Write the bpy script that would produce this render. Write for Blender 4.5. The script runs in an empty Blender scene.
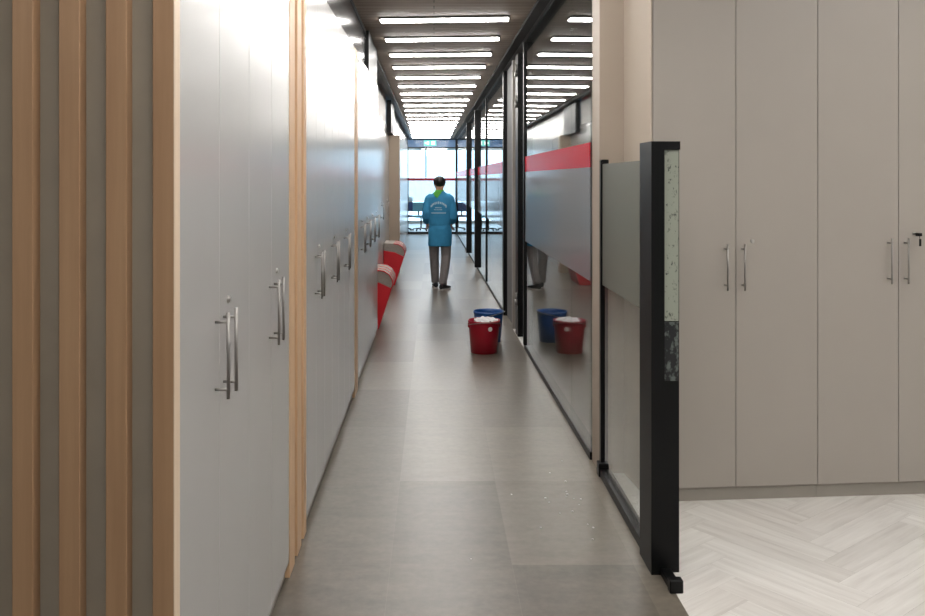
import bpy, bmesh, math, random
from mathutils import Vector, Matrix
random.seed(7)
S = bpy.context.scene
C = S.collection
PI = math.pi
CAM_H = 1.68
F = 870.0

# ------------------------------------------------------------------ helpers
def ceil_z(y):                       # the ceiling falls very slightly along the corridor
    return 3.155 - 0.0092 * y
def glass_x(y):                      # corridor face of the glass wall on the right
    return 0.935 - 0.0115 * (y - 5.0)

def lin(c):
    return tuple(((v / 255.0) / 12.92 if v / 255.0 <= 0.04045 else ((v / 255.0 + 0.055) / 1.055) ** 2.4) for v in c)

def link(o):
    C.objects.link(o); return o

def tag(o, label=None, cat=None, group=None, kind=None):
    if label: o['label'] = label
    if cat: o['category'] = cat
    if group: o['group'] = group
    if kind: o['kind'] = kind
    return o

def empty(name, loc, label=None, cat=None, group=None, rotz=0.0):
    o = bpy.data.objects.new(name, None); link(o)
    o.empty_display_size = 0.1
    o.location = loc; o.rotation_euler = (0, 0, rotz)
    return tag(o, label, cat, group)

class MB:
    """collects shapes in one bmesh and links them as one mesh object"""
    def __init__(self): self.bm = bmesh.new()
    def box(self, x0, x1, y0, y1, z0, z1, bevel=0.0, seg=2, mat=0):
        x0, x1 = sorted((x0, x1)); y0, y1 = sorted((y0, y1)); z0, z1 = sorted((z0, z1))
        b = bmesh.new()
        bmesh.ops.create_cube(b, size=1.0)
        for v in b.verts:
            v.co = Vector(((x0 + x1) / 2 + v.co.x * (x1 - x0), (y0 + y1) / 2 + v.co.y * (y1 - y0), (z0 + z1) / 2 + v.co.z * (z1 - z0)))
        if bevel > 0:
            bmesh.ops.bevel(b, geom=b.edges[:], offset=min(bevel, 0.45 * min(x1 - x0, y1 - y0, z1 - z0)), segments=seg, affect='EDGES', profile=0.5)
        self._add(b, mat); return self
    def hexa(self, pts, mat=0):      # 8 points: bottom ring then top ring
        vs = [self.bm.verts.new(p) for p in pts]
        for f in ((3, 2, 1, 0), (4, 5, 6, 7), (0, 1, 5, 4), (1, 2, 6, 5), (2, 3, 7, 6), (3, 0, 4, 7)):
            q = self.bm.faces.new([vs[i] for i in f]); q.material_index = mat
        return self
    def tube(self, p0, p1, r0, r1=None, n=12, mat=0):
        r1 = r0 if r1 is None else r1
        p0, p1 = Vector(p0), Vector(p1)
        d = p1 - p0; L = d.length
        b = bmesh.new()
        bmesh.ops.create_cone(b, cap_ends=True, segments=n, radius1=r0, radius2=r1, depth=L)
        m = Matrix.Translation((p0 + p1) / 2) @ d.to_track_quat('Z', 'Y').to_matrix().to_4x4()
        bmesh.ops.transform(b, matrix=m, verts=b.verts)
        for f in b.faces: f.smooth = len(f.verts) == 4
        self._add(b, mat); return self
    def path(self, pts, r, n=8, mat=0):
        for a, c in zip(pts[:-1], pts[1:]): self.tube(a, c, r, r, n, mat)
        return self
    def sphere(self, c, r, sc=(1, 1, 1), seg=16, mat=0):
        b = bmesh.new()
        bmesh.ops.create_uvsphere(b, u_segments=seg, v_segments=max(6, seg // 2), radius=r)
        for v in b.verts: v.co = Vector((c[0] + v.co.x * sc[0], c[1] + v.co.y * sc[1], c[2] + v.co.z * sc[2]))
        for f in b.faces: f.smooth = True
        self._add(b, mat); return self
    def lathe(self, prof, c=(0, 0, 0), n=32, mat=0):
        rings = []
        for r, z in prof:
            rings.append([self.bm.verts.new((c[0] + r * math.cos(2 * PI * k / n), c[1] + r * math.sin(2 * PI * k / n), c[2] + z)) for k in range(n)])
        for a, b in zip(rings[:-1], rings[1:]):
            for k in range(n):
                f = self.bm.faces.new((a[k], a[(k + 1) % n], b[(k + 1) % n], b[k])); f.smooth = True; f.material_index = mat
        return self
    def loft(self, rings, cap=True, mat=0):     # rings: lists of points, equal count
        vr = [[self.bm.verts.new(p) for p in r] for r in rings]
        n = len(vr[0])
        for a, b in zip(vr[:-1], vr[1:]):
            for k in range(n):
                f = self.bm.faces.new((a[k], a[(k + 1) % n], b[(k + 1) % n], b[k])); f.smooth = True; f.material_index = mat
        if cap:
            f = self.bm.faces.new(list(reversed(vr[0]))); f.material_index = mat
            f = self.bm.faces.new(vr[-1]); f.material_index = mat
        return self
    def prism_y(self, prof, y0, y1, bevel=0.0, mat=0):   # closed (x,z) outline pushed along y
        b = bmesh.new()
        a = [b.verts.new((x, y0, z)) for x, z in prof]
        c = [b.verts.new((x, y1, z)) for x, z in prof]
        n = len(prof)
        b.faces.new(a); b.faces.new(list(reversed(c)))
        for k in range(n): b.faces.new((a[k], c[k], c[(k + 1) % n], a[(k + 1) % n]))
        bmesh.ops.recalc_face_normals(b, faces=b.faces)
        if bevel: bmesh.ops.bevel(b, geom=b.edges[:], offset=bevel, segments=2, affect='EDGES', profile=0.5)
        self._add(b, mat); return self
    def _add(self, b, mat):
        for f in b.faces: f.material_index = mat
        me = bpy.data.meshes.new('tmp'); b.to_mesh(me); b.free()
        self.bm.from_mesh(me); bpy.data.meshes.remove(me)
    def build(self, name, mats, parent=None, loc=None, recalc=True):
        if recalc: bmesh.ops.recalc_face_normals(self.bm, faces=self.bm.faces)
        me = bpy.data.meshes.new(name); self.bm.to_mesh(me); self.bm.free()
        for m in (mats if isinstance(mats, (list, tuple)) else [mats]): me.materials.append(m)
        o = bpy.data.objects.new(name, me); link(o)
        if parent: o.parent = parent
        if loc: o.location = loc
        return o

def struct(o): o['kind'] = 'structure'; return o

# ------------------------------------------------------------------ materials
class NT:
    def __init__(self, name):
        self.m = bpy.data.materials.new(name); self.m.use_nodes = True
        self.t = self.m.node_tree; self.t.nodes.clear()
        self.out = self.n('ShaderNodeOutputMaterial')
    def n(self, typ, **kw):
        x = self.t.nodes.new(typ)
        for k, v in kw.items(): setattr(x, k, v)
        return x
    def l(self, a, b): self.t.links.new(a, b)
    def bsdf(self, col=(.5, .5, .5), rough=.5, metal=0.0, spec=.5):
        p = self.n('ShaderNodeBsdfPrincipled')
        p.inputs['Base Color'].default_value = (*col, 1); p.inputs['Roughness'].default_value = rough
        p.inputs['Metallic'].default_value = metal; p.inputs['Specular IOR Level'].default_value = spec
        return p
    def coord(self, scale=(1, 1, 1), kind='Object', rot=(0, 0, 0)):
        t = self.n('ShaderNodeTexCoord'); m = self.n('ShaderNodeMapping')
        m.inputs['Scale'].default_value = scale; m.inputs['Rotation'].default_value = rot
        self.l(t.outputs[kind], m.inputs['Vector']); return m.outputs['Vector']
    def noise(self, vec, scale=5, detail=4, rough=.5):
        x = self.n('ShaderNodeTexNoise'); x.inputs['Scale'].default_value = scale
        x.inputs['Detail'].default_value = detail; x.inputs['Roughness'].default_value = rough
        self.l(vec, x.inputs['Vector']); return x.outputs['Fac']
    def ramp(self, fac, stops):
        r = self.n('ShaderNodeValToRGB')
        e = r.color_ramp.elements
        while len(e) < len(stops): e.new(.5)
        for i, (p, c) in enumerate(stops): e[i].position = p; e[i].color = (*c, 1)
        self.l(fac, r.inputs['Fac']); return r.outputs['Color']
    def mix(self, fac, a, b, blend='MIX'):
        x = self.n('ShaderNodeMix', data_type='RGBA', blend_type=blend)
        for s, v in ((x.inputs[0], fac), (x.inputs[6], a), (x.inputs[7], b)):
            if isinstance(v, (int, float)): s.default_value = v
            elif isinstance(v, tuple): s.default_value = (*v, 1)
            else: self.l(v, s)
        return x.outputs[2]
    def bump(self, h, strength=.2, dist=.01):
        b = self.n('ShaderNodeBump'); b.inputs['Strength'].default_value = strength; b.inputs['Distance'].default_value = dist
        self.l(h, b.inputs['Height']); return b.outputs['Normal']
    def done(self, sh): self.l(sh, self.out.inputs['Surface']); return self.m

def plain(name, rgb, rough=.5, metal=0.0, spec=.5, var=.04, scale=8.0, bump=0.0):
    t = NT(name); c = lin(rgb)
    p = t.bsdf(c, rough, metal, spec)
    f = t.noise(t.coord(), scale, 3)
    a = tuple(max(0, v * (1 - var)) for v in c); b = tuple(min(1, v * (1 + var)) for v in c)
    t.l(t.ramp(f, [(.3, a), (.7, b)]), p.inputs['Base Color'])
    if bump: t.l(t.bump(t.noise(t.coord(), scale * 12, 2), bump, .002), p.inputs['Normal'])
    return t.done(p.outputs[0])

def wood(name, a, b, along='Z', rough=.45, scale=1.0):
    t = NT(name)
    s = {'Z': (34, 34, 1.3), 'Y': (34, 1.3, 34), 'X': (1.3, 34, 34)}[along]
    f = t.noise(t.coord(tuple(v * scale for v in s)), 1.0, 6, .6)
    g = t.noise(t.coord((2, 2, .6)), 1.5, 2)
    c = t.ramp(f, [(.3, lin(a)), (.7, lin(b))])
    c = t.mix(.35, c, t.ramp(g, [(.3, lin(a)), (.7, lin(b))]))
    p = t.bsdf((.5, .4, .3), rough)
    t.l(c, p.inputs['Base Color']); return t.done(p.outputs[0])

def clear_fac(t, ior=1.5):
    g = t.n('ShaderNodeNewGeometry'); fr = t.n('ShaderNodeFresnel')
    mx = t.n('ShaderNodeMapRange'); mx.inputs['To Min'].default_value = ior; mx.inputs['To Max'].default_value = 1 / ior
    t.l(g.outputs['Backfacing'], mx.inputs['Value']); t.l(mx.outputs[0], fr.inputs['IOR'])
    return fr.outputs[0]

def glass(name, tint=(.93, .95, .94), ior=1.5, rough=0.0):
    t = NT(name)
    tr = t.n('ShaderNodeBsdfTransparent'); tr.inputs[0].default_value = (*tint, 1)
    gl = t.n('ShaderNodeBsdfGlossy'); gl.inputs['Roughness'].default_value = rough; gl.inputs[0].default_value = (1, 1, 1, 1)
    m = t.n('ShaderNodeMixShader'); t.l(clear_fac(t, ior), m.inputs[0]); t.l(tr.outputs[0], m.inputs[1]); t.l(gl.outputs[0], m.inputs[2])
    return t.done(m.outputs[0])

def film(name, rgb, see=.35, rough=.12, transl=.4, gloss=.55):
    """printed film on glass: partly see-through, partly scattering, with the gloss of the pane"""
    t = NT(name); c = lin(rgb)
    tr = t.n('ShaderNodeBsdfTransparent')
    d = t.n('ShaderNodeBsdfDiffuse'); d.inputs[0].default_value = (*c, 1)
    tl = t.n('ShaderNodeBsdfTranslucent'); tl.inputs[0].default_value = (*c, 1)
    a = t.n('ShaderNodeMixShader'); a.inputs[0].default_value = transl; t.l(d.outputs[0], a.inputs[1]); t.l(tl.outputs[0], a.inputs[2])
    b = t.n('ShaderNodeMixShader'); b.inputs[0].default_value = see; t.l(a.outputs[0], b.inputs[1]); t.l(tr.outputs[0], b.inputs[2])
    gl = t.n('ShaderNodeBsdfGlossy'); gl.inputs['Roughness'].default_value = rough
    m = t.n('ShaderNodeMixShader'); k_ = t.n('ShaderNodeMath', operation='MULTIPLY'); t.l(clear_fac(t, 1.4), k_.inputs[0]); k_.inputs[1].default_value = gloss; t.l(k_.outputs[0], m.inputs[0]); t.l(b.outputs[0], m.inputs[1]); t.l(gl.outputs[0], m.inputs[2])
    return t.done(m.outputs[0])

def emit(name, rgb, k):
    t = NT(name); e = t.n('ShaderNodeEmission'); e.inputs[0].default_value = (*rgb, 1); e.inputs[1].default_value = k
    return t.done(e.outputs[0])

M = {}
M['slat'] = wood('beech slat', (160, 124, 92), (184, 149, 115))
M['ply'] = wood('beech edge', (203, 166, 128), (226, 192, 156))
M['slatlit'] = wood('lit beech slat side', (214, 190, 164), (232, 212, 188))  # slat wood lightened: light on the slat's side is put into the colour
M['taupe'] = plain('taupe backing', (164, 155, 140), .6)
M['door'] = plain('grey laminate', (180, 178, 176), .22, 0, .5, .012, 3)
M['doorR'] = plain('warm grey laminate', (166, 159, 151), .42, 0, .4, .012, 3)
M['gap'] = plain('dark gap', (52, 48, 45), .7)
M['plinth'] = plain('grey plinth', (152, 146, 138), .5)
M['steel'] = plain('brushed steel', (158, 155, 151), .45, 1.0, .5, .03, 30)
M['lock'] = plain('nickel lock', (190, 188, 184), .3, 1.0)
M['black'] = plain('black powder coat', (10, 11, 12), .42, 0, .22)
M['blackm'] = plain('black matt', (30, 29, 29), .7)
M['gloss'] = plain('dark glossy bulkhead', (40, 40, 42), .17, 0, .8, .02)
M['cream'] = plain('cream paint', (186, 174, 160), .6, 0, .3, .02, 2)
M['column'] = plain('column paint', (176, 163, 149), .55, 0, .4, .02, 2)
M['beige'] = plain('beige panel', (176, 160, 142), .5, 0, .4, .02, 2)
M['white'] = plain('white wall', (214, 212, 208), .6, 0, .3, .02, 2)
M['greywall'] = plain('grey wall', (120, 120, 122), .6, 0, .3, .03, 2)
M['glass'] = glass('clear glass')
M['film'] = film('frosted grey film', (172, 176, 182), .25, .10, .3, .8)
M['filmg'] = film('frosted green grey film', (150, 152, 143), .34, .25, .35, .4)
M['filmblue'] = film('pale frosted film', (225, 238, 245), .60, .2, .8)
M['redfilm'] = film('red band film', (226, 44, 66), .06, .20, .35, .5)
M['lamp'] = emit('lamp diffuser', (1.0, .972, .935), 24.0)
M['housing'] = plain('lamp housing', (70, 68, 64), .5)

def m_ceiling():
    t = NT('taupe plank ceiling')
    v = t.coord((1, 1, 1))
    b = t.n('ShaderNodeTexBrick'); t.l(v, b.inputs['Vector'])
    b.inputs['Scale'].default_value = 1.0; b.inputs['Brick Width'].default_value = 2.4; b.inputs['Row Height'].default_value = .12
    b.inputs['Mortar Size'].default_value = .006; b.inputs['Color1'].default_value = (*lin((156, 140, 124)), 1)
    b.inputs['Color2'].default_value = (*lin((134, 121, 108)), 1); b.inputs['Mortar'].default_value = (*lin((60, 52, 46)), 1)
    g = t.noise(t.coord((1.2, 30, 1)), 1.0, 5)
    c = t.mix(.35, b.outputs['Color'], t.ramp(g, [(.3, lin((104, 92, 82))), (.7, lin((176, 160, 142)))]))
    p = t.bsdf((.2, .2, .2), .6); t.l(c, p.inputs['Base Color']); return t.done(p.outputs[0])
M['ceiling'] = m_ceiling()

def m_floor():
    t = NT('grey stone vinyl floor')
    v = t.coord((1, 1, 1), rot=(0, 0, PI / 2)); v.node.inputs['Location'].default_value = (.25, .19, 0)
    b = t.n('ShaderNodeTexBrick'); t.l(v, b.inputs['Vector']); b.offset = .37; b.offset_frequency = 1
    b.inputs['Scale'].default_value = 1.0; b.inputs['Brick Width'].default_value = 1.05; b.inputs['Row Height'].default_value = .53
    b.inputs['Mortar Size'].default_value = .0012; b.inputs['Bias'].default_value = 0.0
    b.inputs['Color1'].default_value = (*lin((134, 126, 114)), 1); b.inputs['Color2'].default_value = (*lin((78, 71, 62)), 1)
    b.inputs['Mortar'].default_value = (*lin((112, 104, 95)), 1)
    n1 = t.noise(t.coord((2.2, 5.5, 1)), 1.6, 7, .62)
    n2 = t.noise(t.coord((1, 1, 1)), 26, 4, .6)
    c = t.mix(.38, b.outputs['Color'], t.ramp(n1, [(.34, lin((66, 59, 51))), (.66, lin((124, 116, 104)))]))
    c = t.mix(.16, c, t.ramp(n2, [(.3, lin((66, 60, 54))), (.7, lin((142, 135, 124)))]))
    p = t.bsdf((.2, .2, .2), .38, 0, .5); t.l(c, p.inputs['Base Color'])
    r = t.n('ShaderNodeMapRange'); r.inputs['To Min'].default_value = .26; r.inputs['To Max'].default_value = .40
    t.l(n1, r.inputs['Value']); t.l(r.outputs[0], p.inputs['Roughness'])
    t.l(t.bump(n2, .05, .002), p.inputs['Normal'])
    return t.done(p.outputs[0])
M['floor'] = m_floor()

def m_planks():
    t = NT('pale oak vinyl planks')
    at = t.n('ShaderNodeAttribute'); at.attribute_name = 'tone'
    uv = t.n('ShaderNodeUVMap'); mp = t.n('ShaderNodeMapping'); mp.inputs['Scale'].default_value = (2.0, 26, 1)
    t.l(uv.outputs[0], mp.inputs['Vector'])
    g = t.noise(mp.outputs[0], 1.0, 6, .6)
    c = t.ramp(g, [(.28, lin((204, 198, 192))), (.5, lin((228, 224, 219))), (.72, lin((244, 241, 237)))])
    c = t.mix(.32, c, t.ramp(at.outputs['Fac'], [(0, lin((208, 203, 197))), (1, lin((242, 239, 235)))]))
    p = t.bsdf((.6, .6, .6), .42); t.l(c, p.inputs['Base Color']); return t.done(p.outputs[0])
M['planks'] = m_planks()

def m_residue():
    t = NT('speckled adhesive strip')
    f = t.noise(t.coord((70, 70, 46)), 1.0, 3, .7)
    c = t.ramp(f, [(.32, lin((60, 64, 60))), (.42, lin((150, 155, 142)))])
    p = t.bsdf((.5, .5, .5), .45); t.l(c, p.inputs['Base Color']); return t.done(p.outputs[0])
M['residue'] = m_residue()
def m_residue2():
    t = NT('scraped adhesive strip')
    f = t.noise(t.coord((40, 40, 26)), 1.0, 3, .7)
    c = t.ramp(f, [(.52, lin((20, 23, 26))), (.62, lin((96, 104, 100)))])
    p = t.bsdf((.5, .5, .5), .45); t.l(c, p.inputs['Base Color']); return t.done(p.outputs[0])
M['residue2'] = m_residue2()

M['redpad'] = plain('red leatherette', (208, 32, 44), .42, 0, .5, .05, 6)
M['greypad'] = plain('grey woven seat', (160, 150, 142), .8, 0, .2, .08, 40, .3)
M['redplastic'] = plain('red plastic', (156, 9, 36), .32, 0, .5, .04)
M['blueplastic'] = plain('blue plastic', (20, 74, 138), .32, 0, .5, .04)
M['cloth'] = plain('white cotton cloth', (226, 224, 226), .9, 0, .2, .05, 20, .4)
M['sticker'] = plain('white paper', (232, 230, 228), .7)
M['skin'] = plain('skin', (206, 160, 132), .5, 0, .4, .05, 12)
M['hair'] = plain('black hair', (22, 18, 18), .5, 0, .4, .1, 60, .4)
M['shirt'] = plain('blue smock', (58, 136, 178), .75, 0, .2, .10, 9, .2)
M['green'] = plain('green collar', (84, 164, 66), .7, 0, .2, .06, 9)
M['print'] = plain('pale print', (178, 208, 220), .7)
M['trousers'] = plain('grey trousers', (122, 117, 116), .8, 0, .2, .10, 12, .3)
M['shoe'] = plain('black shoe', (20, 20, 24), .5)
M['sole'] = plain('white sole', (200, 196, 192), .6)
M['desk'] = plain('pale desk', (206, 190, 172), .5)
M['dkblue'] = plain('dark blue fabric', (62, 84, 132), .7)
M['cyan'] = plain('pale cyan mesh', (130, 196, 214), .6)
M['exitgreen'] = emit('exit sign green', (.20, .72, .62), 1.1)
M['exitwhite'] = emit('exit sign white', (.9, 1.0, .96), 1.6)
M['speckle'] = plain('silver tinsel', (190, 192, 194), .35, .6)
M['tree'] = plain('dark green branches', (52, 60, 54), .7)
M['winblue'] = film('blue tinted header glass', (120, 150, 190), .45, .05, .7)

# ------------------------------------------------------------------ camera
cd = bpy.data.cameras.new('camera'); cam = bpy.data.objects.new('camera', cd); link(cam)
cd.sensor_fit = 'HORIZONTAL'; cd.sensor_width = 36.0; cd.lens = 36.0 * F / 925.0
cd.shift_x = (462.5 - 434.0) / 925.0; cd.shift_y = -(308.0 - 179.0) / 925.0
cd.clip_start = .05; cd.clip_end = 200
cam.location = (0, 0, CAM_H); cam.rotation_euler = (PI / 2, 0, 0)
S.camera = cam
vs = S.view_settings
vs.view_transform = 'Standard'; vs.look = 'None'; vs.gamma = 1.0; vs.use_curve_mapping = False; vs.exposure = 0.33

w = bpy.data.worlds.new('daylight'); S.world = w; w.use_nodes = True
nt = w.node_tree; nt.nodes.clear()
wo = nt.nodes.new('ShaderNodeOutputWorld'); bg = nt.nodes.new('ShaderNodeBackground')
bg.inputs[0].default_value = (.52, .76, 1.0, 1); bg.inputs[1].default_value = 3.6
nt.links.new(bg.outputs[0], wo.inputs[0])

# ------------------------------------------------------------------ room shell
YE = 26.6                    # glazed end of the corridor
YF = 33.0                    # far windows of the room beyond
struct(MB().box(-6, 0.98, -5, YF, -.1, 0).build('floor', M['floor']))
struct(MB().box(.98, 6, 5.0, YF, -.1, 0).build('floor', M['floor']))

def herringbone(x0, x1, y0, y1, W=.145, K=5):
    L = W * K
    bm = bmesh.new(); uvl = bm.loops.layers.uv.new('UVMap'); tl = bm.faces.layers.float.new('tone')
    a = math.radians(38); ca, sa = math.cos(a), math.sin(a)
    cx, cy = (x0 + x1) / 2, (y0 + y1) / 2
    g = .00025
    def quad(u0, v0, du, dv, along):
        pts = [(u0 + g, v0 + g), (u0 + du - g, v0 + g), (u0 + du - g, v0 + dv - g), (u0 + g, v0 + dv - g)]
        q = [(cx + p * ca - s * sa, cy + p * sa + s * ca) for p, s in pts]
        if max(p[0] for p in q) < x0 or min(p[0] for p in q) > x1 or max(p[1] for p in q) < y0 or min(p[1] for p in q) > y1: return
        vs_ = [bm.verts.new((p[0], p[1], 0)) for p in q]
        f = bm.faces.new(vs_); f[tl] = random.random()
        ox, oy = random.random() * 20, random.random() * 20
        for lp, (p, s) in zip(f.loops, pts):
            uu, vv = (p - u0, s - v0) if along == 'u' else (s - v0, p - u0)
            lp[uvl].uv = (uu + ox, vv + oy)
    N = 40
    for i in range(-N, N):          # diagonal stair of L-shaped pairs
        for j in range(-8, 8):
            bu, bv = i * W + j * L, i * W - j * L
            quad(bu, bv, L, W, 'u')
            quad(bu + 0, bv + W, W, L, 'v')
    # clip to the rectangle
    for co, no in (((x0, 0, 0), (-1, 0, 0)), ((x1, 0, 0), (1, 0, 0)), ((0, y0, 0), (0, -1, 0)), ((0, y1, 0), (0, 1, 0))):
        bmesh.ops.bisect_plane(bm, geom=bm.verts[:] + bm.edges[:] + bm.faces[:], plane_co=co, plane_no=no, clear_outer=True)
    me = bpy.data.meshes.new('floor'); bm.to_mesh(me); bm.free()
    me.materials.append(M['planks'])
    o = bpy.data.objects.new('floor', me); link(o); o.location.z = .0015
    return struct(o)
herringbone(.98, 4.2, -1.5, 5.0)
struct(MB().box(.98, 6, -5, 5.0, -.1, 0).build('floor', M['plinth']))

# corridor ceiling, slightly falling and tapering, and plain ceilings beside it
def slab(name, xa, xb, y0, y1, dz, th, m):
    pts = []
    for t in (0, th):
        for (y, s) in ((y0, 0), (y0, 1), (y1, 1), (y1, 0)):
            x = (xa, xb)[s]; x = x(y) if callable(x) else x
            pts.append((x, y, ceil_z(y) + dz + t))
    return struct(MB().hexa(pts).build(name, m))
slab('ceiling', -.64, lambda y: glass_x(y) - .10, -5, YE + .1, 0, .1, M['ceiling'])
slab('ceiling', -6, -.64, -5, YE + .1, .05, .1, M['greywall'])
slab('ceiling', lambda y: glass_x(y) - .02, 6, -5, 5.0, -.02, .1, M['white'])
slab('ceiling', lambda y: glass_x(y) - .02, 6, 5.0, YE, -.02, .1, M['greywall'])
slab('ceiling', -6, 6, YE + .1, YF, .0, .1, M['white'])
slab('trim_1', lambda y: glass_x(y) - .10, lambda y: glass_x(y) - .015, -5, YE, -.03, .10, M['blackm'])
slab('trim_2', -.70, -.64, 2.1, YE, -.04, .10, M['black'])
struct(MB().box(-6, 6, -5.1, -5, 0, 3.3).build('wall_back', M['white']))
struct(MB().box(-6.1, -6, -5, 2.1, 0, 3.3).build('wall_left', M['white']))
struct(MB().box(4.2, 4.3, -5, 5.0, 0, 3.3).build('wall_right', M['white']))
struct(MB().box(1.30, 4.2, 5.20, 5.30, 0, 3.3).build('wall_right', M['white']))
struct(MB().box(3.6, 3.7, 5.3, YE, 0, 3.3).build('wall_right', M['greywall']))
struct(MB().box(-1.25, -.80, 15.75, YE, 0, 3.2).build('wall_left', M['door']))
struct(MB().box(-6, -1.25, 15.75, 15.9, 0, 3.2).build('wall_left', M['white']))
struct(MB().box(-6.1, -6, YE, YF, 0, 3.2).build('wall_left', M['white']))
struct(MB().box(6, 6.1, YE, YF, 0, 3.2).build('wall_right', M['white']))
struct(MB().box(-6, -.80, YE, YE + .12, 0, 3.1).build('wall_end', M['white']))
struct(MB().box(.76, 3.7, YE, YE + .12, 0, 3.1).build('wall_end', M['greywall']))

# cream column where the half-height glass meets the tall glass
struct(MB().box(.945, 1.30, 4.97, 5.20, 0, 3.2, .004).build('wall_column', M['column']))

# dark bulkhead over the left cabinets
struct(MB().box(-1.25, -.645, 2.08, 8.2, 2.695, 3.20).build('trim_3', M['gloss']))
struct(MB().box(-1.25, -.615, 8.2, 9.4, 2.695, 3.15).build('trim_4', M['black']))
struct(MB().box(-1.45, -.81, 9.4, 14.59, 2.60, 3.14).build('trim_5', M['white']))

# ------------------------------------------------------------------ slatted panel facing the camera at the left
SY = 2.03
sp = empty('slatted_panel', (-1.1, SY, 0), 'beech slatted wall panel with taupe backing at the left edge of the photo', 'slatted panel')
MB().box(-3.2 + 1.1, -.625 + 1.1, .040, .045, 0, 3.1).build('backing', M['taupe'], sp)
for k in range(10):
    x1 = -.608 - k * .1094
    MB().box(x1 - .049 + 1.1, x1 + 1.1, 0, .040, 0, 3.1, .0015, 1).build('slat', M['slat'], sp)
MB().box(-.6078 + 1.1, -.6060 + 1.1, .0, .0455, 0, 3.1, .0004, 1).build('lit_side', M['slatlit'], sp)  # thin cover on the end slat's corridor side, its brightness from light painted in

# ------------------------------------------------------------------ storage cabinets
def handle_mb(sgn=1):
    """bar handle; local x is the direction out of the door, z up"""
    b = MB()
    b.tube((.037, 0, -.12), (.037, 0, .12), .0052, n=14)
    for z in (-.094, .094): b.tube((0, 0, z), (.037, 0, z), .0042, n=12)
    return b
def lock_mb():
    b = MB()
    b.tube((0, 0, 0), (.004, 0, 0), .011, n=18); b.tube((.004, 0, 0), (.007, 0, 0), .008, n=18)
    return b
HAND = handle_mb().build('handle', M['steel']); LOCK = lock_mb().build('lock', M['lock'])
MB_slot = MB().box(.0068, .0076, -.0012, .0012, -.006, .006).build('slot', M['gap'])
def cp(src, name, parent, loc, rot=(0, 0, 0)):
    o = src.copy(); link(o); o.name = name; o.parent = parent; o.location = loc; o.rotation_euler = rot
    return o

def cabinet(loc, rotz, width, label, ndoor=2, top=2.69, depth=.5, mat=None, handles=True, lock=1, plinth=.065, group=None, hz=1.187, lockz=1.325, lockoff=.10, hoff=.048, gapw=.0005, hskew=0.0):
    """local frame: +x out of the front, y along the front from 0 to width"""
    mat = mat or M['door']
    t = empty('storage_cabinet', loc, label, 'cabinet', group, rotz)
    MB().box(-depth, -.020, .001, width - .001, plinth, top).build('carcass', M['gap'] if gapw > .001 else M['plinth'], t)
    MB().box(-depth, -.018, .001, width - .001, 0, plinth).build('plinth', M['plinth'], t)
    dw = width / ndoor
    for i in range(ndoor):
        d = MB().box(-.019, 0, i * dw + gapw, (i + 1) * dw - gapw, plinth + .003, top - .002, .0012, 1).build('door', mat, t)
        if not handles: continue
        left = (i % 2 == 0)
        y = (i + 1) * dw - hoff if left else i * dw + hoff
        if ndoor == 1: y = width - hoff
        cp(HAND, 'handle', d, (0, y - hskew, hz))
        if (i % 2) == lock % 2 and lock >= 0:
            yl = i * dw + lockoff if not left else (i + 1) * dw - lockoff
            lk = cp(LOCK, 'lock', d, (0, yl, lockz))
    return t

LX = -.61
L1 = 1.585 / 2
g = 'grey storage cabinets along the left side'
cabinet((LX, 2.077, 0), 0, L1, 'nearest grey cabinet on the left, beside the beech slats', group=g)
cabinet((LX, 2.077 + L1, 0), 0, L1, 'second grey cabinet on the left, just before the first wooden divider', group=g)
def divider(y0, strips, label):
    t = empty('wooden_divider', (LX, y0, 0), label, 'divider')
    for a, b in strips:
        MB().box(-.40, .002, a - y0, b - y0, 0, 2.69, .001, 1).build('board', M['ply'], t)
    for (a, b), (c, d) in zip(strips[:-1], strips[1:]):
        MB().box(-.40, -.030, b - y0, c - y0, 0, 2.69).build('groove_back', M['slat'], t)
    return t
divider(3.665, [(3.665, 3.80), (3.875, 3.99), (4.06, 4.145)], 'nearer pale wooden divider with two grooves between grey cabinets')
for k, lab in enumerate(('first grey cabinet past the grooved wooden divider', 'middle grey cabinet between the two wooden dividers', 'third grey cabinet past the grooved divider, before a blank panel')):
    cabinet((LX, 4.15 + k * .71, 0), 0, .71, lab, group=g)
cabinet((LX, 6.28, 0), 0, .40, 'blank grey cabinet panel without handle before the single wooden strip', ndoor=1, handles=False)
divider(6.685, [(6.685, 6.945)], 'single narrow wooden divider farther along the left cabinets')
for k, lab in enumerate(('first grey cabinet past the single wooden strip', 'second grey cabinet past the single wooden strip', 'third grey cabinet past the single wooden strip', 'last flush grey cabinet, its end next to the nearer red seat')):
    cabinet((LX, 6.95 + k * .6125, 0), 0, .6125, lab, group=g)
for k, lab in enumerate(('set-back grey cabinet behind the nearer red seat', 'set-back grey cabinet just past the nearer red seat', 'set-back grey cabinet just before the farther red seat', 'set-back grey cabinet behind the farther red seat, by the beige column')):
    cabinet((-.80, 9.403 + k * 1.523, 0), 0, 1.523, lab, top=2.595, group='set-back cabinets behind the red seats')

# beige end panel and the dark post above it
t = empty('end_panel', (-.73, 15.5, 0), 'tall beige end panel standing out from the left wall beyond the red seats', 'panel')
MB().box(-.22, .115, 0, .25, 0, 2.46, .003, 1).build('panel', M['beige'], t)
struct(MB().box(-.795, -.72, 14.6, 15.75, 2.465, ceil_z(15.75) - .005).build('trim_6', M['black']))

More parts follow.
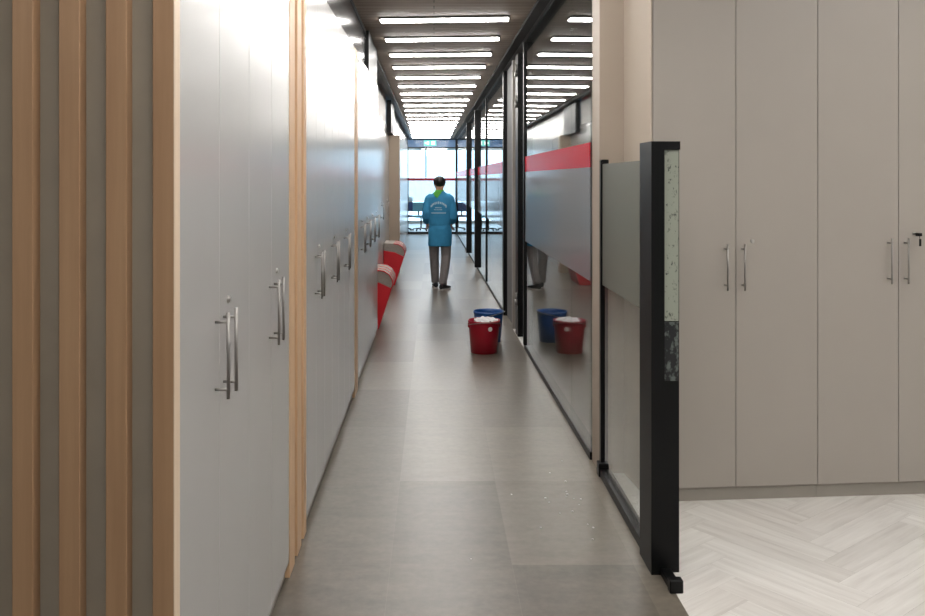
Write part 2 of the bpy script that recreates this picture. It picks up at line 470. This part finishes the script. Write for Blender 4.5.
# right-hand cabinets (the run is turned a few degrees)
RA = math.radians(-90 - 0)          # +x of the cabinet points to the camera (-Y)
ROT = math.radians(4.6)
R0 = Vector((1.132, 4.503, 0)); RW = .889
dirv = Vector((math.cos(ROT), math.sin(ROT), 0))
for k, lab in enumerate(('warm grey double cabinet on the right, beside the cream column, empty lock', 'warm grey double cabinet at the right edge of the photo, key hanging from lock')):
    c = cabinet(R0 + dirv * (RW * k), RA + ROT, RW, lab, mat=M['doorR'], top=3.04, depth=.40, plinth=.072, gapw=.0016, hz=1.222 + k * .026, lockz=1.355 + k * .034, hskew=.013, lockoff=.088, hoff=.046)
    if k == 1:
        d2 = [o for o in c.children if o.name.startswith('door')][1]
        y = RW / 2 + .088
        key = MB()
        key.tube((.008, y, 1.389), (.030, y, 1.389), .0035, n=8)
        key.box(.022, .050, y - .010, y + .012, 1.379, 1.396, .003)
        key.box(.036, .039, y + .002, y + .014, 1.326, 1.364, .001)
        key.tube((.0375, y + .008, 1.360), (.034, y + .004, 1.384), .0015, n=6)
        key.build('key', M['black'], d2)
# cream side panel of that run, facing the corridor
struct(MB().hexa([(1.084, 4.968, 0), (1.1215, 4.503, 0), (1.1300, 4.503, 0), (1.0925, 4.968, 0), (1.084, 4.968, 3.05), (1.1215, 4.503, 3.05), (1.1300, 4.503, 3.05), (1.0925, 4.968, 3.05)]).build('trim_7', M['cream']))

bpy.data.objects.remove(HAND); bpy.data.objects.remove(LOCK); bpy.data.objects.remove(MB_slot)

# ------------------------------------------------------------------ glass walls on the right
def strip(y0, y1, xo0, xo1, z0, z1):
    """8 points of a bar that follows the right wall; z may be functions of y"""
    f = lambda z, y: z(y) if callable(z) else z
    q = [(y0, xo0), (y0, xo1), (y1, xo1), (y1, xo0)]
    return [(glass_x(y) + xo, y, f(z0, y)) for y, xo in q] + [(glass_x(y) + xo, y, f(z1, y)) for y, xo in q]
def local(pts, o): return [(p[0] - o[0], p[1] - o[1], p[2] - o[2]) for p in pts]

def bay(y0, y1, label, seams=(), frames=((0, .05, -.01),), film_on=True):
    o = (glass_x(y0), y0, 0)
    t = empty('glass_partition', o, label, 'glass partition', 'floor to ceiling glass partitions on the right')
    head = lambda y: ceil_z(y) - .050
    cuts = [y0] + list(seams) + [y1]
    for a, b in zip(cuts[:-1], cuts[1:]):
        g_ = .0 if a == y0 else .003
        MB().hexa(local(strip(a + g_, b, .004, .014, .045, head), o)).build('pane', M['glass'], t)
    if film_on:
        MB().hexa(local(strip(y0, y1, .0005, .0030, 1.07, 1.75), o)).build('frosted_film', M['film'], t)
        MB().hexa(local(strip(y0, y1, .0005, .0030, 1.7505, 1.90), o)).build('red_band', M['redfilm'], t)
    MB().hexa(local(strip(y0, y1, 0, .07, .0, .045), o)).build('base_rail', M['black'], t)
    MB().hexa(local(strip(y0, y1, .0, .07, head, lambda y: ceil_z(y) - .0455), o)).build('head_rail', M['black'], t)
    for a, wd, out in frames:
        MB().hexa(local(strip(y0 + a, y0 + a + wd, out, .075, .046, lambda y: head(y) - .001), o)).build('mullion', M['black'], t)
    return t
bay(5.205, 8.62, 'nearest tall glass partition, next to the cream column, with red band', seams=(5.90,), frames=((3.34, .07, -.012),))
# doorway with sliding glass leaf
o = (glass_x(8.64), 8.64, 0)
t = empty('glass_door', o, 'black framed glass door with round steel fittings beyond the nearest partition', 'door')
MB().hexa(local(strip(8.74, 8.82, .02, .07, .012, lambda y: ceil_z(y) - .06), o)).build('door_stile', M['black'], t)
MB().hexa(local(strip(9.2, 9.44, .0, .07, .012, lambda y: ceil_z(y) - .06), o)).build('door_stile', M['black'], t)
MB().hexa(local(strip(8.82, 9.2, .040, .050, .03, lambda y: ceil_z(y) - .07), o)).build('pane', M['glass'], t)
MB().hexa(local(strip(8.64, 9.7, .0, .07, .0, .010), o)).build('threshold', M['white'], t)
for z in (2.80, 2.47, .37):
    x = glass_x(9.25)
    b = MB(); b.tube((x - .03 - o[0], 9.25 - o[1], z), (x - o[0], 9.25 - o[1], z), .034, n=20)
    b.tube((x - .012 - o[0], 9.25 - o[1], z), (x - .012 - o[0], 9.25 - o[1], z + .10), .010, n=8)
    b.build('round_fitting', M['steel'], t)
o = (glass_x(9.75), 9.75, 0)
t = empty('door_post', o, 'pale aluminium and black post at the far side of the glass door', 'post')
MB().hexa(local(strip(9.75, 9.83, .0, .06, 0, lambda y: ceil_z(y) - .05), o)).build('aluminium_face', M['plinth'], t)
MB().hexa(local(strip(10.7, 10.84, -.015, .07, 0, lambda y: ceil_z(y) - .05), o)).build('black_face', M['black'], t)
MB().hexa(local(strip(9.83, 10.7, .03, .06, 0, lambda y: ceil_z(y) - .05), o)).build('infill', M['greywall'], t)
bay(10.86, 13.94, 'second tall glass partition, just past the glass door and bucket pair', frames=((2.98, .05, -.012),))
bay(13.96, 16.22, 'third tall glass partition, level with the walking person', frames=((2.10, .14, -.055),))
bay(16.24, 19.34, 'fourth tall glass partition, beyond the walking person', frames=((2.96, .12, -.055),))
bay(19.36, YE - .02, 'farthest tall glass partition, reaching the glazed end wall', frames=())

# half-height glass screen with thick black post
o = (.945, 4.0, 0)
t = empty('glass_screen', o, 'half-height frosted glass screen with thick black end post, in front of cream column', 'glass screen')
def lb(x0, x1, y0, y1, z0, z1, name, m, bev=0.0):
    return MB().box(x0 - o[0], x1 - o[0], y0 - o[1], y1 - o[1], z0, z1, bev, 1).build(name, m, t)
lb(.957, .967, 3.86, 4.93, .05, 1.765, 'pane', M['glass'])
lb(.9545, .9565, 3.86, 4.93, 1.08, 1.765, 'frosted_film', M['filmg'])
# end post: a C-section with the open side towards the camera
pb = MB()
pb.box(.922 - o[0], .934 - o[0], 3.69 - o[1], 3.90 - o[1], 0, 1.84)
pb.box(.934 - o[0], 1.046 - o[0], 3.712 - o[1], 3.86 - o[1], 0, 1.84)
pb.box(.934 - o[0], .978 - o[0], 3.69 - o[1], 3.712 - o[1], 0, 1.84)
pb.box(.978 - o[0], 1.046 - o[0], 3.695 - o[1], 3.712 - o[1], 1.805, 1.84)
pb.build('end_post', M['black'], t)
lb(.981, 1.042, 3.706, 3.7115, 1.075, 1.804, 'adhesive_strip', M['residue'])
lb(.981, 1.042, 3.706, 3.7115, .82, 1.07, 'scraped_strip', M['residue2'])
lb(.935, .995, 3.86, 4.93, 0, .045, 'base_rail', M['black'], .003)
lb(.960, 1.005, 3.53, 3.689, 0, .030, 'base_rail', M['black'], .003)
lb(.955, 1.010, 3.52, 3.56, 0, .055, 'end_foot', M['black'], .004)
lb(.945, .985, 4.93, 4.968, .0, 1.785, 'wall_post', M['black'])
lb(.928, .985, 4.90, 4.99 - .022, .0, .075, 'foot_bracket', M['black'], .004)
lb(.950, .990, 4.926, 4.968, 1.76, 1.79, 'top_clip', M['black'], .003)

# ------------------------------------------------------------------ lights
ORD = ['first', 'second', 'third', 'fourth', 'fifth', 'sixth', 'seventh', 'eighth', 'ninth', 'tenth', 'eleventh', 'twelfth', 'thirteenth', 'fourteenth', 'fifteenth', 'sixteenth', 'seventeenth', 'eighteenth', 'nineteenth']
def make_light(loc, rot, label, group, L=1.115):
    t = empty('ceiling_light', loc, label, 'ceiling light', group, rot)
    h = L / 2
    MB().box(-h - .01, h + .01, -.075, .075, -.004, .012, .003, 1).build('housing', M['housing'], t)
    MB().box(-h, h, -.056, .056, -.019, -.0045, .006, 2).build('diffuser', M['lamp'], t)
    return t
def copy_tree(src, loc, rot, label, group):
    r = src.copy(); link(r); r.location = loc; r.rotation_euler = (0, 0, rot); r['label'] = label; r['group'] = group
    for ch in list(src.children):
        c = ch.copy(); link(c); c.parent = r
    return r
LR = math.radians(-4.5)
first = None
for i in range(19):
    y = 7.58 + i * .996
    x = .09 - .0095 * (y - 7.58)
    n_ = 19 - i
    lab = ('%s glowing bar light from the near end of the corridor ceiling' % ORD[i]) if i < 11 else ('%s glowing bar light from the far end of the corridor ceiling' % ORD[n_ - 1] if n_ > 1 else 'glowing bar light nearest the far end of the corridor ceiling')
    if i == 0: lab = 'nearest and largest glowing bar light on the corridor ceiling'
    loc = (x, y, ceil_z(y) - .012)
    gq = 'row of bar lights along the corridor ceiling'
    if first is None: first = make_light(loc, LR, lab, gq)
    else: copy_tree(first, loc, LR, lab, gq)
for y in (6.58, 5.58, 4.58, 3.58, 2.58, 1.58, .58, -.42, -1.42):
    copy_tree(first, (.09, y, ceil_z(y) - .012), LR, 'bar light on the ceiling above the camera, outside the picture', 'bar lights above the picture')
for x, y in ((3.0, .6), (3.0, 1.6), (3.0, 2.6), (3.0, 3.5), (1.7, 1.6)):
    copy_tree(first, (x, y, ceil_z(y) - .033), 0, 'bar light on the ceiling of the side room, outside the picture', 'bar lights of the side room')
for x, y in ((-2.3, -.4), (-3.6, -.4)):
    copy_tree(first, (x, y, ceil_z(y) + .037), 0, 'bar light on the ceiling in front of the slats, outside the picture', 'bar lights before the slatted panel')

# ------------------------------------------------------------------ buckets
def bucket(loc, m, label, rag=False, spot=False, rot=0.0):
    t = empty('bucket', loc, label, 'bucket', None, rot)
    H = .315
    b = MB()
    b.lathe([(0, .004), (.118, .004), (.122, 0), (.127, .003), (.1505, H - .035), (.150, H - .03), (.156, H - .026), (.157, H), (.151, H), (.1475, H - .03), (.123, .010), (0, .010)], n=40)
    bd = b.build('pail', m, t)
    # lugs and folded wire handle
    b = MB()
    for s in (-1, 1): b.box(s * .151 - .008, s * .151 + .008, -.018, .018, H - .070, H - .026, .004)
    b.build('lug', m, t)
    b = MB()
    pts = [(.160 * math.cos(a), -.010 - .158 * math.sin(a), H - .045 + .040 * math.sin(a)) for a in [PI * k / 16 for k in range(17)]]
    b.path(pts, .0032, 8)
    hd = b.build('handle', M['steel'], t)
    if spot:
        a0 = math.radians(-78)
        b = MB()
        r = .1445
        n = Vector((math.cos(a0), math.sin(a0), -.09)).normalized()
        c = Vector((r * math.cos(a0), r * math.sin(a0), .245)) + n * .0005
        b.tube(c, c + n * .0025, .022, n=24)
        b.build('sticker', M['sticker'], t)
    return t
RB = (.485, 8.44, 0)
bucket(RB, M['redplastic'], 'red plastic bucket with round white sticker on the corridor floor', spot=True, rot=.15)
BB = (.565, 9.02, 0)
bucket(BB, M['blueplastic'], 'blue plastic bucket standing behind the red bucket', rot=1.2)
# rag heaped over the rim of the red bucket
bm = bmesh.new(); bmesh.ops.create_grid(bm, x_segments=26, y_segments=26, size=.118)
for v in bm.verts:
    r = v.co.length
    v.co.z = .305 + .030 * math.cos(min(r / .118, 1.2) * 1.3) + .010 * math.sin(v.co.x * 60) * math.cos(v.co.y * 48) + .006 * math.sin(v.co.x * 130 + v.co.y * 90)
    if r > .115: v.co.x *= .115 / r; v.co.y *= .115 / r
    v.co.x += .018; v.co.y -= .005
for f in bm.faces: f.smooth = True
me = bpy.data.meshes.new('cleaning_rag'); bm.to_mesh(me); bm.free(); me.materials.append(M['cloth'])
rag = bpy.data.objects.new('cleaning_rag', me); link(rag); rag.location = (RB[0], RB[1], 0)
sm = rag.modifiers.new('thickness', 'SOLIDIFY'); sm.thickness = .008
tag(rag, 'crumpled white cleaning rag heaped in the red bucket', 'rag')

# ------------------------------------------------------------------ red seats
def red_seat(y0, label):
    t = empty('lounge_seat', (-.66, y0, 0), label, 'seat', 'red lounge seats along the left wall')
    L = .86; ox = .66
    prof = [(-.795, 0), (-.62, 0), (-.475, .452), (-.62, .520), (-.795, .55)]
    L = .70
    MB().prism_y([(x + ox, z) for x, z in prof], 0, L, .004).build('body', M['redpad'], t)
    pad = [(-.795, .552), (-.62, .523), (-.475, .456), (-.460, .50), (-.466, .55), (-.500, .61), (-.56, .648), (-.64, .660), (-.795, .665)]
    MB().prism_y([(x + ox, z) for x, z in pad], .006, L - .006, .006).build('seat_pad', M['greypad'], t)
    c = Vector((-.64, .55))
    for ya, yb in ((-.004, .022), (.20, .235), (.43, .465), (L - .022, L + .004)):
        out = [(c.x + (x - c.x) * 1.02, c.y + (z - c.y) * 1.04) for x, z in pad[2:-1]]
        inn = [(c.x + (x - c.x) * .965, c.y + (z - c.y) * .93) for x, z in pad[2:-1]]
        MB().prism_y([(x + ox, z) for x, z in out + inn[::-1]], ya, yb, .002).build('piping', M['redpad'], t)
    return t
red_seat(9.73, 'nearer red lounge seat with grey striped top, against the left wall')
red_seat(13.72, 'farther red lounge seat with grey striped top, below the beige end panel')

# ------------------------------------------------------------------ scraps on the floor
b = MB()
for k in range(20):
    if k < 14: x, y = random.gauss(.735, .06), random.gauss(4.5, .20)
    else: x, y = random.uniform(.1, .85), random.uniform(3.7, 5.2)
    x = min(x, .90)
    q = random.uniform(.0015, .0048)
    b.box(x - q, x + q, y - q * 1.3, y + q * 1.3, .0, .002 + q * .3, q * .2, 1)
o = b.build('paper_crumbs', M['sticker']); tag(o, 'tiny white scraps scattered on grey floor by the glass screen', 'crumbs', kind='stuff')

# ------------------------------------------------------------------ glazed end wall and the room beyond
t = struct(MB().box(-.80, .76, YE + .045, YE + .055, .06, 2.63).build('window_1', M['glass']))
b = MB()
b.box(-.80, .76, YE + .02, YE + .08, 0, .06)
b.box(-.80, .76, YE + .02, YE + .08, 2.63, 2.66)
b.box(-.80, .76, YE + .02, YE + .08, ceil_z(YE) - .03, ceil_z(YE) - .001)
b.box(-.268, -.224, YE + .02, YE + .08, 1.72, 2.63)
b.box(-.80, -.78, YE + .02, YE + .08, .06, 2.63)
b.box(.655, .765, YE - .01, YE + .11, 0, ceil_z(YE) - .002)
f = b.build('window_frame', M['black'], t)
MB().box(-.78, .655, YE + .0565, YE + .058, 1.625, 1.71).build('red_band', M['redfilm'], t)
MB().box(-.78, .655, YE + .0565, YE + .058, 1.0, 1.62).build('frosted_film', M['filmblue'], t)
struct(MB().box(-.80, .76, YE + .03, YE + .07, 2.661, ceil_z(YE) - .031).build('window_2', M['winblue']))
t = empty('exit_sign', (-.12, YE - .10, 2.69), 'small glowing green and white exit sign over the glazed end', 'sign')
MB().box(-.19, .19, 0, .04, 0, .17, .006, 1).build('case', M['exitgreen'], t)
b = MB()
b.box(-.16, -.06, -.004, 0, .06, .11); b.box(-.10, -.03, -.004, 0, .035, .135); b.box(.04, .15, -.004, 0, .03, .14)
b.build('pictogram', M['exitwhite'], t)
# far windows of the room beyond
b = MB()
for x in (-6, -3, 0.9, 3, 5.95): b.box(x, x + .05, YF - .06, YF, 0, ceil_z(YF))
b.box(-6, 6, YF - .06, YF, 0, .10); b.box(-6, 6, YF - .06, YF, ceil_z(YF) - .08, ceil_z(YF) - .001)
struct(b.build('window_3', M['white']))

def table(loc, label):
    t = empty('desk', loc, label, 'desk')
    MB().box(-.55, .55, -.4, .4, .715, .745, .004, 1).build('table_top', M['desk'], t)
    for sx in (-1, 1):
        for sy in (-1, 1):
            MB().box(sx * .50 - .02, sx * .50 + .02, sy * .35 - .02, sy * .35 + .02, 0, .7145).build('leg', M['black'], t)
def office_chair(loc, rot, label, m):
    t = empty('office_chair', loc, label, 'chair', None, rot)
    MB().box(-.23, .23, -.22, .22, .43, .50, .03, 3).build('seat', m, t)
    MB().box(-.20, .20, .20, .25, .62, .92, .02, 3).build('backrest', m, t)
    b = MB(); b.tube((0, 0, .08), (0, 0, .43), .025)
    for k in range(5):
        a = 2 * PI * k / 5; b.tube((0, 0, .09), (.27 * math.cos(a), .27 * math.sin(a), .06), .018, .014)
        b.sphere((.27 * math.cos(a), .27 * math.sin(a), .03), .03, seg=10)
    b.box(-.02, .02, .2, .235, .45, .62)
    b.build('swivel_base', M['black'], t)
    return t
table((-.75, 29.3, 0), 'pale desk with dark legs beyond the glazed end, left of the person')
office_chair((-.42, 28.2, 0), .4, 'office chair with pale cyan seat in front of the far desk', M['cyan'])
office_chair((-.98, 28.4, 0), -.5, 'dark blue office chair at the left of the far desk', M['dkblue'])
office_chair((.55, 28.6, 0), 2.6, 'dark office chair beyond the glazed end, right of the person', M['dkblue'])
t = empty('desktop_monitor', (-.92, 29.35, .745), 'small pale monitor standing on the far desk', 'monitor')
MB().box(-.20, .20, -.02, .02, .08, .32, .006, 1).build('screen', M['cream'], t)
b = MB(); b.box(-.03, .03, .0, .03, .01, .2); b.box(-.10, .10, -.07, .08, 0, .012); b.build('stand', M['blackm'], t)

# ------------------------------------------------------------------ person
PX, PY = .085, 13.3
def evaluated(o):
    dg = bpy.context.evaluated_depsgraph_get()
    return bpy.data.meshes.new_from_object(o.evaluated_get(dg))
def skin_mesh(verts, edges, radii, root, sub=2):
    me = bpy.data.meshes.new('sk'); me.from_pydata(verts, edges, [])
    o = bpy.data.objects.new('sk', me); link(o)
    o.modifiers.new('s', 'SKIN').use_smooth_shade = True
    for i, r in enumerate(radii):
        d = me.skin_vertices[0].data[i]
        d.radius = r if isinstance(r, tuple) else (r, r)
        d.use_root = (i == root)
    u = o.modifiers.new('u', 'SUBSURF'); u.levels = sub; u.render_levels = sub
    bpy.context.view_layer.update()
    r = evaluated(o)
    bpy.data.objects.remove(o); bpy.data.meshes.remove(me)
    return r
def remeshed(name, mb, mat, parent, voxel=.012, smooth=3):
    o = mb.build(name, mat)
    r = o.modifiers.new('r', 'REMESH'); r.mode = 'VOXEL'; r.voxel_size = voxel; r.use_smooth_shade = True
    s = o.modifiers.new('s', 'SMOOTH'); s.iterations = smooth; s.factor = .5
    bpy.context.view_layer.update()
    me = evaluated(o); me.name = name
    o.modifiers.clear(); old = o.data; o.data = me; bpy.data.meshes.remove(old)
    if not me.materials: me.materials.append(mat)
    o.parent = parent
    return o

person = empty('person', (PX, PY, 0), 'person walking away in a blue smock, green collar and grey trousers', 'person')
# x right, y forward (away from the camera)
J = {}
V, E, R = [], [], []
def jn(name, p, r, par=None):
    J[name] = len(V); V.append(p); R.append(r)
    if par: E.append((J[par], J[name]))
jn('pelvis', (0, 0, .95), (.10, .075))
jn('waist', (.005, .005, 1.10), (.095, .07), 'pelvis')
jn('chest', (.005, .01, 1.30), (.13, .085), 'waist')
jn('neckbase', (.0, .01, 1.44), (.07, .07), 'chest')
jn('neck', (.0, .02, 1.50), (.052, .055), 'neckbase')
jn('skull_low', (.0, .035, 1.575), (.066, .080), 'neck')
jn('skull_mid', (.0, .030, 1.635), (.076, .092), 'skull_low')
jn('skull_top', (.0, .025, 1.685), (.050, .062), 'skull_mid')
for s, n in ((-1, 'l'), (1, 'r')):
    jn('sh' + n, (s * .155, .01, 1.375), (.045, .045), 'chest')
    jn('el' + n, (s * .208, -.025, 1.13), (.038, .038), 'sh' + n)
    jn('wr' + n, (s * .190, .17, .985), (.027, .024), 'el' + n)
    jn('pa' + n, (s * .175, .235, .955), (.036, .018), 'wr' + n)
# legs: the viewer's left leg is planted ahead, the right one is stepping and nearer to the camera
jn('hl', (-.085, 0, .88), (.068, .068), 'pelvis')
jn('kl', (-.080, .09, .49), (.044, .044), 'hl')
jn('al', (-.062, .13, .10), (.030, .030), 'kl')
jn('fl', (-.062, .23, .045), (.036, .026), 'al')
jn('hr', (.085, 0, .88), (.068, .068), 'pelvis')
jn('kr', (.100, .02, .485), (.044, .044), 'hr')
jn('ar', (.045, -.14, .10), (.030, .030), 'kr')
jn('fr', (.070, -.05, .045), (.036, .026), 'ar')
body_me = skin_mesh(V, E, R, J['pelvis'])
body = MB(); body.bm.from_mesh(body_me)
# fingers: one skinned chain each, rooted in the palm
for s in (-1, 1):
    pal = Vector((s * .175, .235, .955)); fw = Vector((-s * .25, .9, -.35)).normalized(); dn = Vector((-s * .55, -.1, -.8)).normalized()
    sd = fw.cross(dn).normalized() * s
    for k, (off, ln) in enumerate(((-.027, .070), (-.009, .080), (.009, .075), (.026, .060))):
        a = pal + sd * off; p1 = a + fw * .035; p2 = p1 + (fw * .7 + dn * .5).normalized() * ln * .5; p3 = p2 + (fw * .1 + dn * 1.0).normalized() * ln * .45
        body.bm.from_mesh(skin_mesh([a, p1, p2, p3], [(0, 1), (1, 2), (2, 3)], [.009, .0095, .009, .0075], 0, 1))
    a = pal - fw * .02 - sd * .022; p1 = a - sd * .028 + fw * .022 + dn * .01; p2 = p1 + fw * .028 + dn * .018
    body.bm.from_mesh(skin_mesh([a, p1, p2], [(0, 1), (1, 2)], [.012, .0105, .009], 0, 1))
# face: nose, ears, brow, lips (turned away from the camera, still modelled)
hd = Vector((0, .03, 1.62))
body.sphere((0, .128, 1.600), .015, (.8, 1.2, 1.4), 10)
for s in (-1, 1):
    body.sphere((s * .080, .030, 1.605), .026, (.35, .7, 1.15), 12)
body.sphere((0, .106, 1.562), .020, (1.2, .45, .35), 10)
o = remeshed('body', body, M['skin'], person, .0075, 2)
b = MB()
for s in (-1, 1): b.sphere((s * .030, .112, 1.625), .0105, (1.2, .6, .8), 10)
b.build('eyes', M['shoe'], person)
# hair: short dark cap, lower at the nape
bm = bmesh.new(); bmesh.ops.create_uvsphere(bm, u_segments=32, v_segments=20, radius=1)
for v in bm.verts:
    c = v.co.copy()
    back = max(0, -c.y)
    v.co = Vector((c.x * .094, .022 + c.y * .107, 1.640 + c.z * (.085 if c.z > 0 else .085)))
    v.co += Vector((c.x, c.y, c.z)) * (.003 * math.sin(c.x * 23 + c.z * 17) * math.cos(c.y * 19))
kill = [v for v in bm.verts if v.co.z < (1.645 if v.co.y > .075 else (1.600 if abs(v.co.x) > .065 and v.co.y > .0 else 1.560))]
bmesh.ops.delete(bm, geom=kill, context='VERTS')
for f in bm.faces: f.smooth = True
hb = MB(); hb.bm.free(); hb.bm = bm
h = hb.build('hair', M['hair'], person)
sd_ = h.modifiers.new('t', 'SOLIDIFY'); sd_.thickness = .012; sd_.offset = -1

def ring(c, rx, ry, n=28, tilt=None, pw=1.0):
    out = []
    for k in range(n):
        a = 2 * PI * k / n
        p = Vector((rx * math.copysign(abs(math.cos(a)) ** pw, math.cos(a)), ry * math.copysign(abs(math.sin(a)) ** pw, math.sin(a)), 0))
        if tilt is not None: p = tilt @ p
        out.append(Vector(c) + p)
    return out
def limb(mb, pts, radii, n=18):
    pts = [Vector(p) for p in pts]; rings = []; u = None
    for i, p in enumerate(pts):
        d = (pts[min(i + 1, len(pts) - 1)] - pts[max(i - 1, 0)]).normalized()
        if u is None: u = d.orthogonal()
        u = (u - d * u.dot(d)).normalized(); v = d.cross(u)
        rings.append([p + (u * math.cos(2 * PI * k / n) + v * math.sin(2 * PI * k / n)) * radii[i] for k in range(n)])
    mb.loft(rings)
    return mb
def jit(rs, amp, fr, ph=0):
    for r in rs:
        for k, p in enumerate(r):
            a = 2 * PI * k / len(r)
            p += Vector((math.cos(a), math.sin(a), 0)) * amp * math.sin(fr * a + ph + p.z * 9)
    return rs
# smock: long body, elbow-length sleeves
sk = MB()
prof = [(.655, .178, .125), (.70, .180, .128), (.80, .182, .130), (.92, .176, .128), (.955, .168, .122), (.975, .160, .116), (.995, .170, .122), (1.10, .178, .124), (1.22, .190, .128), (1.32, .198, .128), (1.40, .190, .112), (1.44, .150, .095), (1.475, .085, .078), (1.495, .066, .068)]
rs = [ring((.004, .008, z), a, c, 36, pw=.85) for z, a, c in prof]
jit(rs[:4], .006, 5, .3)
sk.loft(rs)
for s in (-1, 1):
    limb(sk, [(s * .110, .01, 1.415), (s * .160, .008, 1.378), (s * .190, -.005, 1.28), (s * .206, -.025, 1.165), (s * .210, -.02, 1.095), (s * .205, .04, 1.050), (s * .200, .09, 1.030)], [.062, .066, .064, .062, .060, .056, .054])
shirt = remeshed('smock', sk, M['shirt'], person, .010, 4)
# print on the back: arched lettering too small to read, two short lines and a rule
pr = MB()
def back_y(x, z):                   # back surface of the smock
    ry = .128 if 1.18 < z < 1.34 else .124
    u = min(abs(x - .004) / .195, .98)
    return .008 - ry * (1 - u ** 2.35) ** .425 - .0045
for k in range(11):
    a = math.radians(150 - 12 * k)
    x = -.015 + .130 * math.cos(a); z = 1.215 + .105 * math.sin(a)
    y = back_y(x, z)
    hgt = random.uniform(.015, .021)
    pr.box(x - .008, x + .008, y - .002, y + .004, z - hgt, z + hgt)
for z, xs in ((1.245, (-.06, -.045, -.03, -.012, .006, .022)), (1.215, (-.075, -.055, -.03, -.008, .012, .03))):
    for x in xs:
        y = back_y(x, z); pr.box(x - .006, x + .006, y - .002, y + .004, z - .006, z + .006)
for k in range(12):
    x = -.125 + k * .0185; y = back_y(x, 1.165); pr.box(x, x + .0170, y - .002, y + .004, 1.159, 1.171)
pr.build('back_print', M['print'], shirt)
# pocket flap / waist seam
# green collar: ring at the neck with a pointed fold on the viewer's left
gc = MB()
gc.loft([ring((0, .012, 1.455), .088, .082, 24), ring((0, .016, 1.485), .074, .074, 24), ring((0, .02, 1.515), .064, .068, 24)], cap=True)
fold = [Vector((-.105, -.030, 1.462)), Vector((-.050, -.066, 1.505)), Vector((.040, -.070, 1.500)), Vector((.020, -.090, 1.462)), Vector((-.035, -.128, 1.385)), Vector((-.075, -.115, 1.415))]
bmv = [gc.bm.verts.new(p) for p in fold] + [gc.bm.verts.new(p + Vector((0, .05, .0))) for p in fold]
n = len(fold)
gc.bm.faces.new(bmv[:n]); gc.bm.faces.new(list(reversed(bmv[n:])))
for k in range(n): gc.bm.faces.new((bmv[k], bmv[(k + 1) % n], bmv[n + (k + 1) % n], bmv[n + k]))
remeshed('collar', gc, M['green'], person, .008, 3)
# trousers
tr = MB()
tr.loft([ring((0, 0, .80), .150, .112, 28), ring((0, 0, .88), .150, .108, 28), ring((0, 0, .95), .130, .090, 28)])
limb(tr, [(-.082, 0, .90), (-.084, .045, .70), (-.082, .088, .50), (-.074, .108, .30), (-.066, .125, .13), (-.064, .128, .085)], [.094, .086, .074, .066, .062, .064])
limb(tr, [(.082, 0, .90), (.094, .015, .70), (.100, .012, .50), (.078, -.060, .30), (.052, -.120, .13), (.048, -.130, .085)], [.094, .086, .074, .068, .063, .065])
remeshed('trousers', tr, M['trousers'], person, .010, 3)
# shoes
def shoe(ax, ay, yaw, pitch, name):
    b = MB()
    secs = [(-.075, .030, .062), (-.055, .038, .085), (-.01, .040, .085), (.05, .042, .060), (.11, .046, .048), (.16, .042, .040), (.185, .024, .028)]
    rings = []
    for y, hw, hh in secs:
        rings.append([Vector((hw * math.cos(a), y, .016 + max(0.0, hh * (.5 + .5 * math.sin(a)))) ) for a in [2 * PI * k / 16 for k in range(16)]])
    b.loft(rings)
    m = Matrix.Translation((ax, ay, 0)) @ Matrix.Rotation(yaw, 4, 'Z') @ Matrix.Rotation(pitch, 4, 'X')
    bmesh.ops.transform(b.bm, matrix=m, verts=b.bm.verts)
    o = b.build('shoe', M['shoe'], person)
    q = MB()
    rr = [[Vector((hw * 1.04 * c, y, z)) for c, z in ((-1, .0), (1, .0), (1, .0165), (-1, .0165))] for y, hw, hh in secs]
    q.loft(rr); bmesh.ops.transform(q.bm, matrix=m, verts=q.bm.verts)
    q.build('sole', M['sole'], o)
shoe(-.060, .130, .10, 0.0, 'left')
shoe(.055, -.125, -.55, 0.0, 'right')
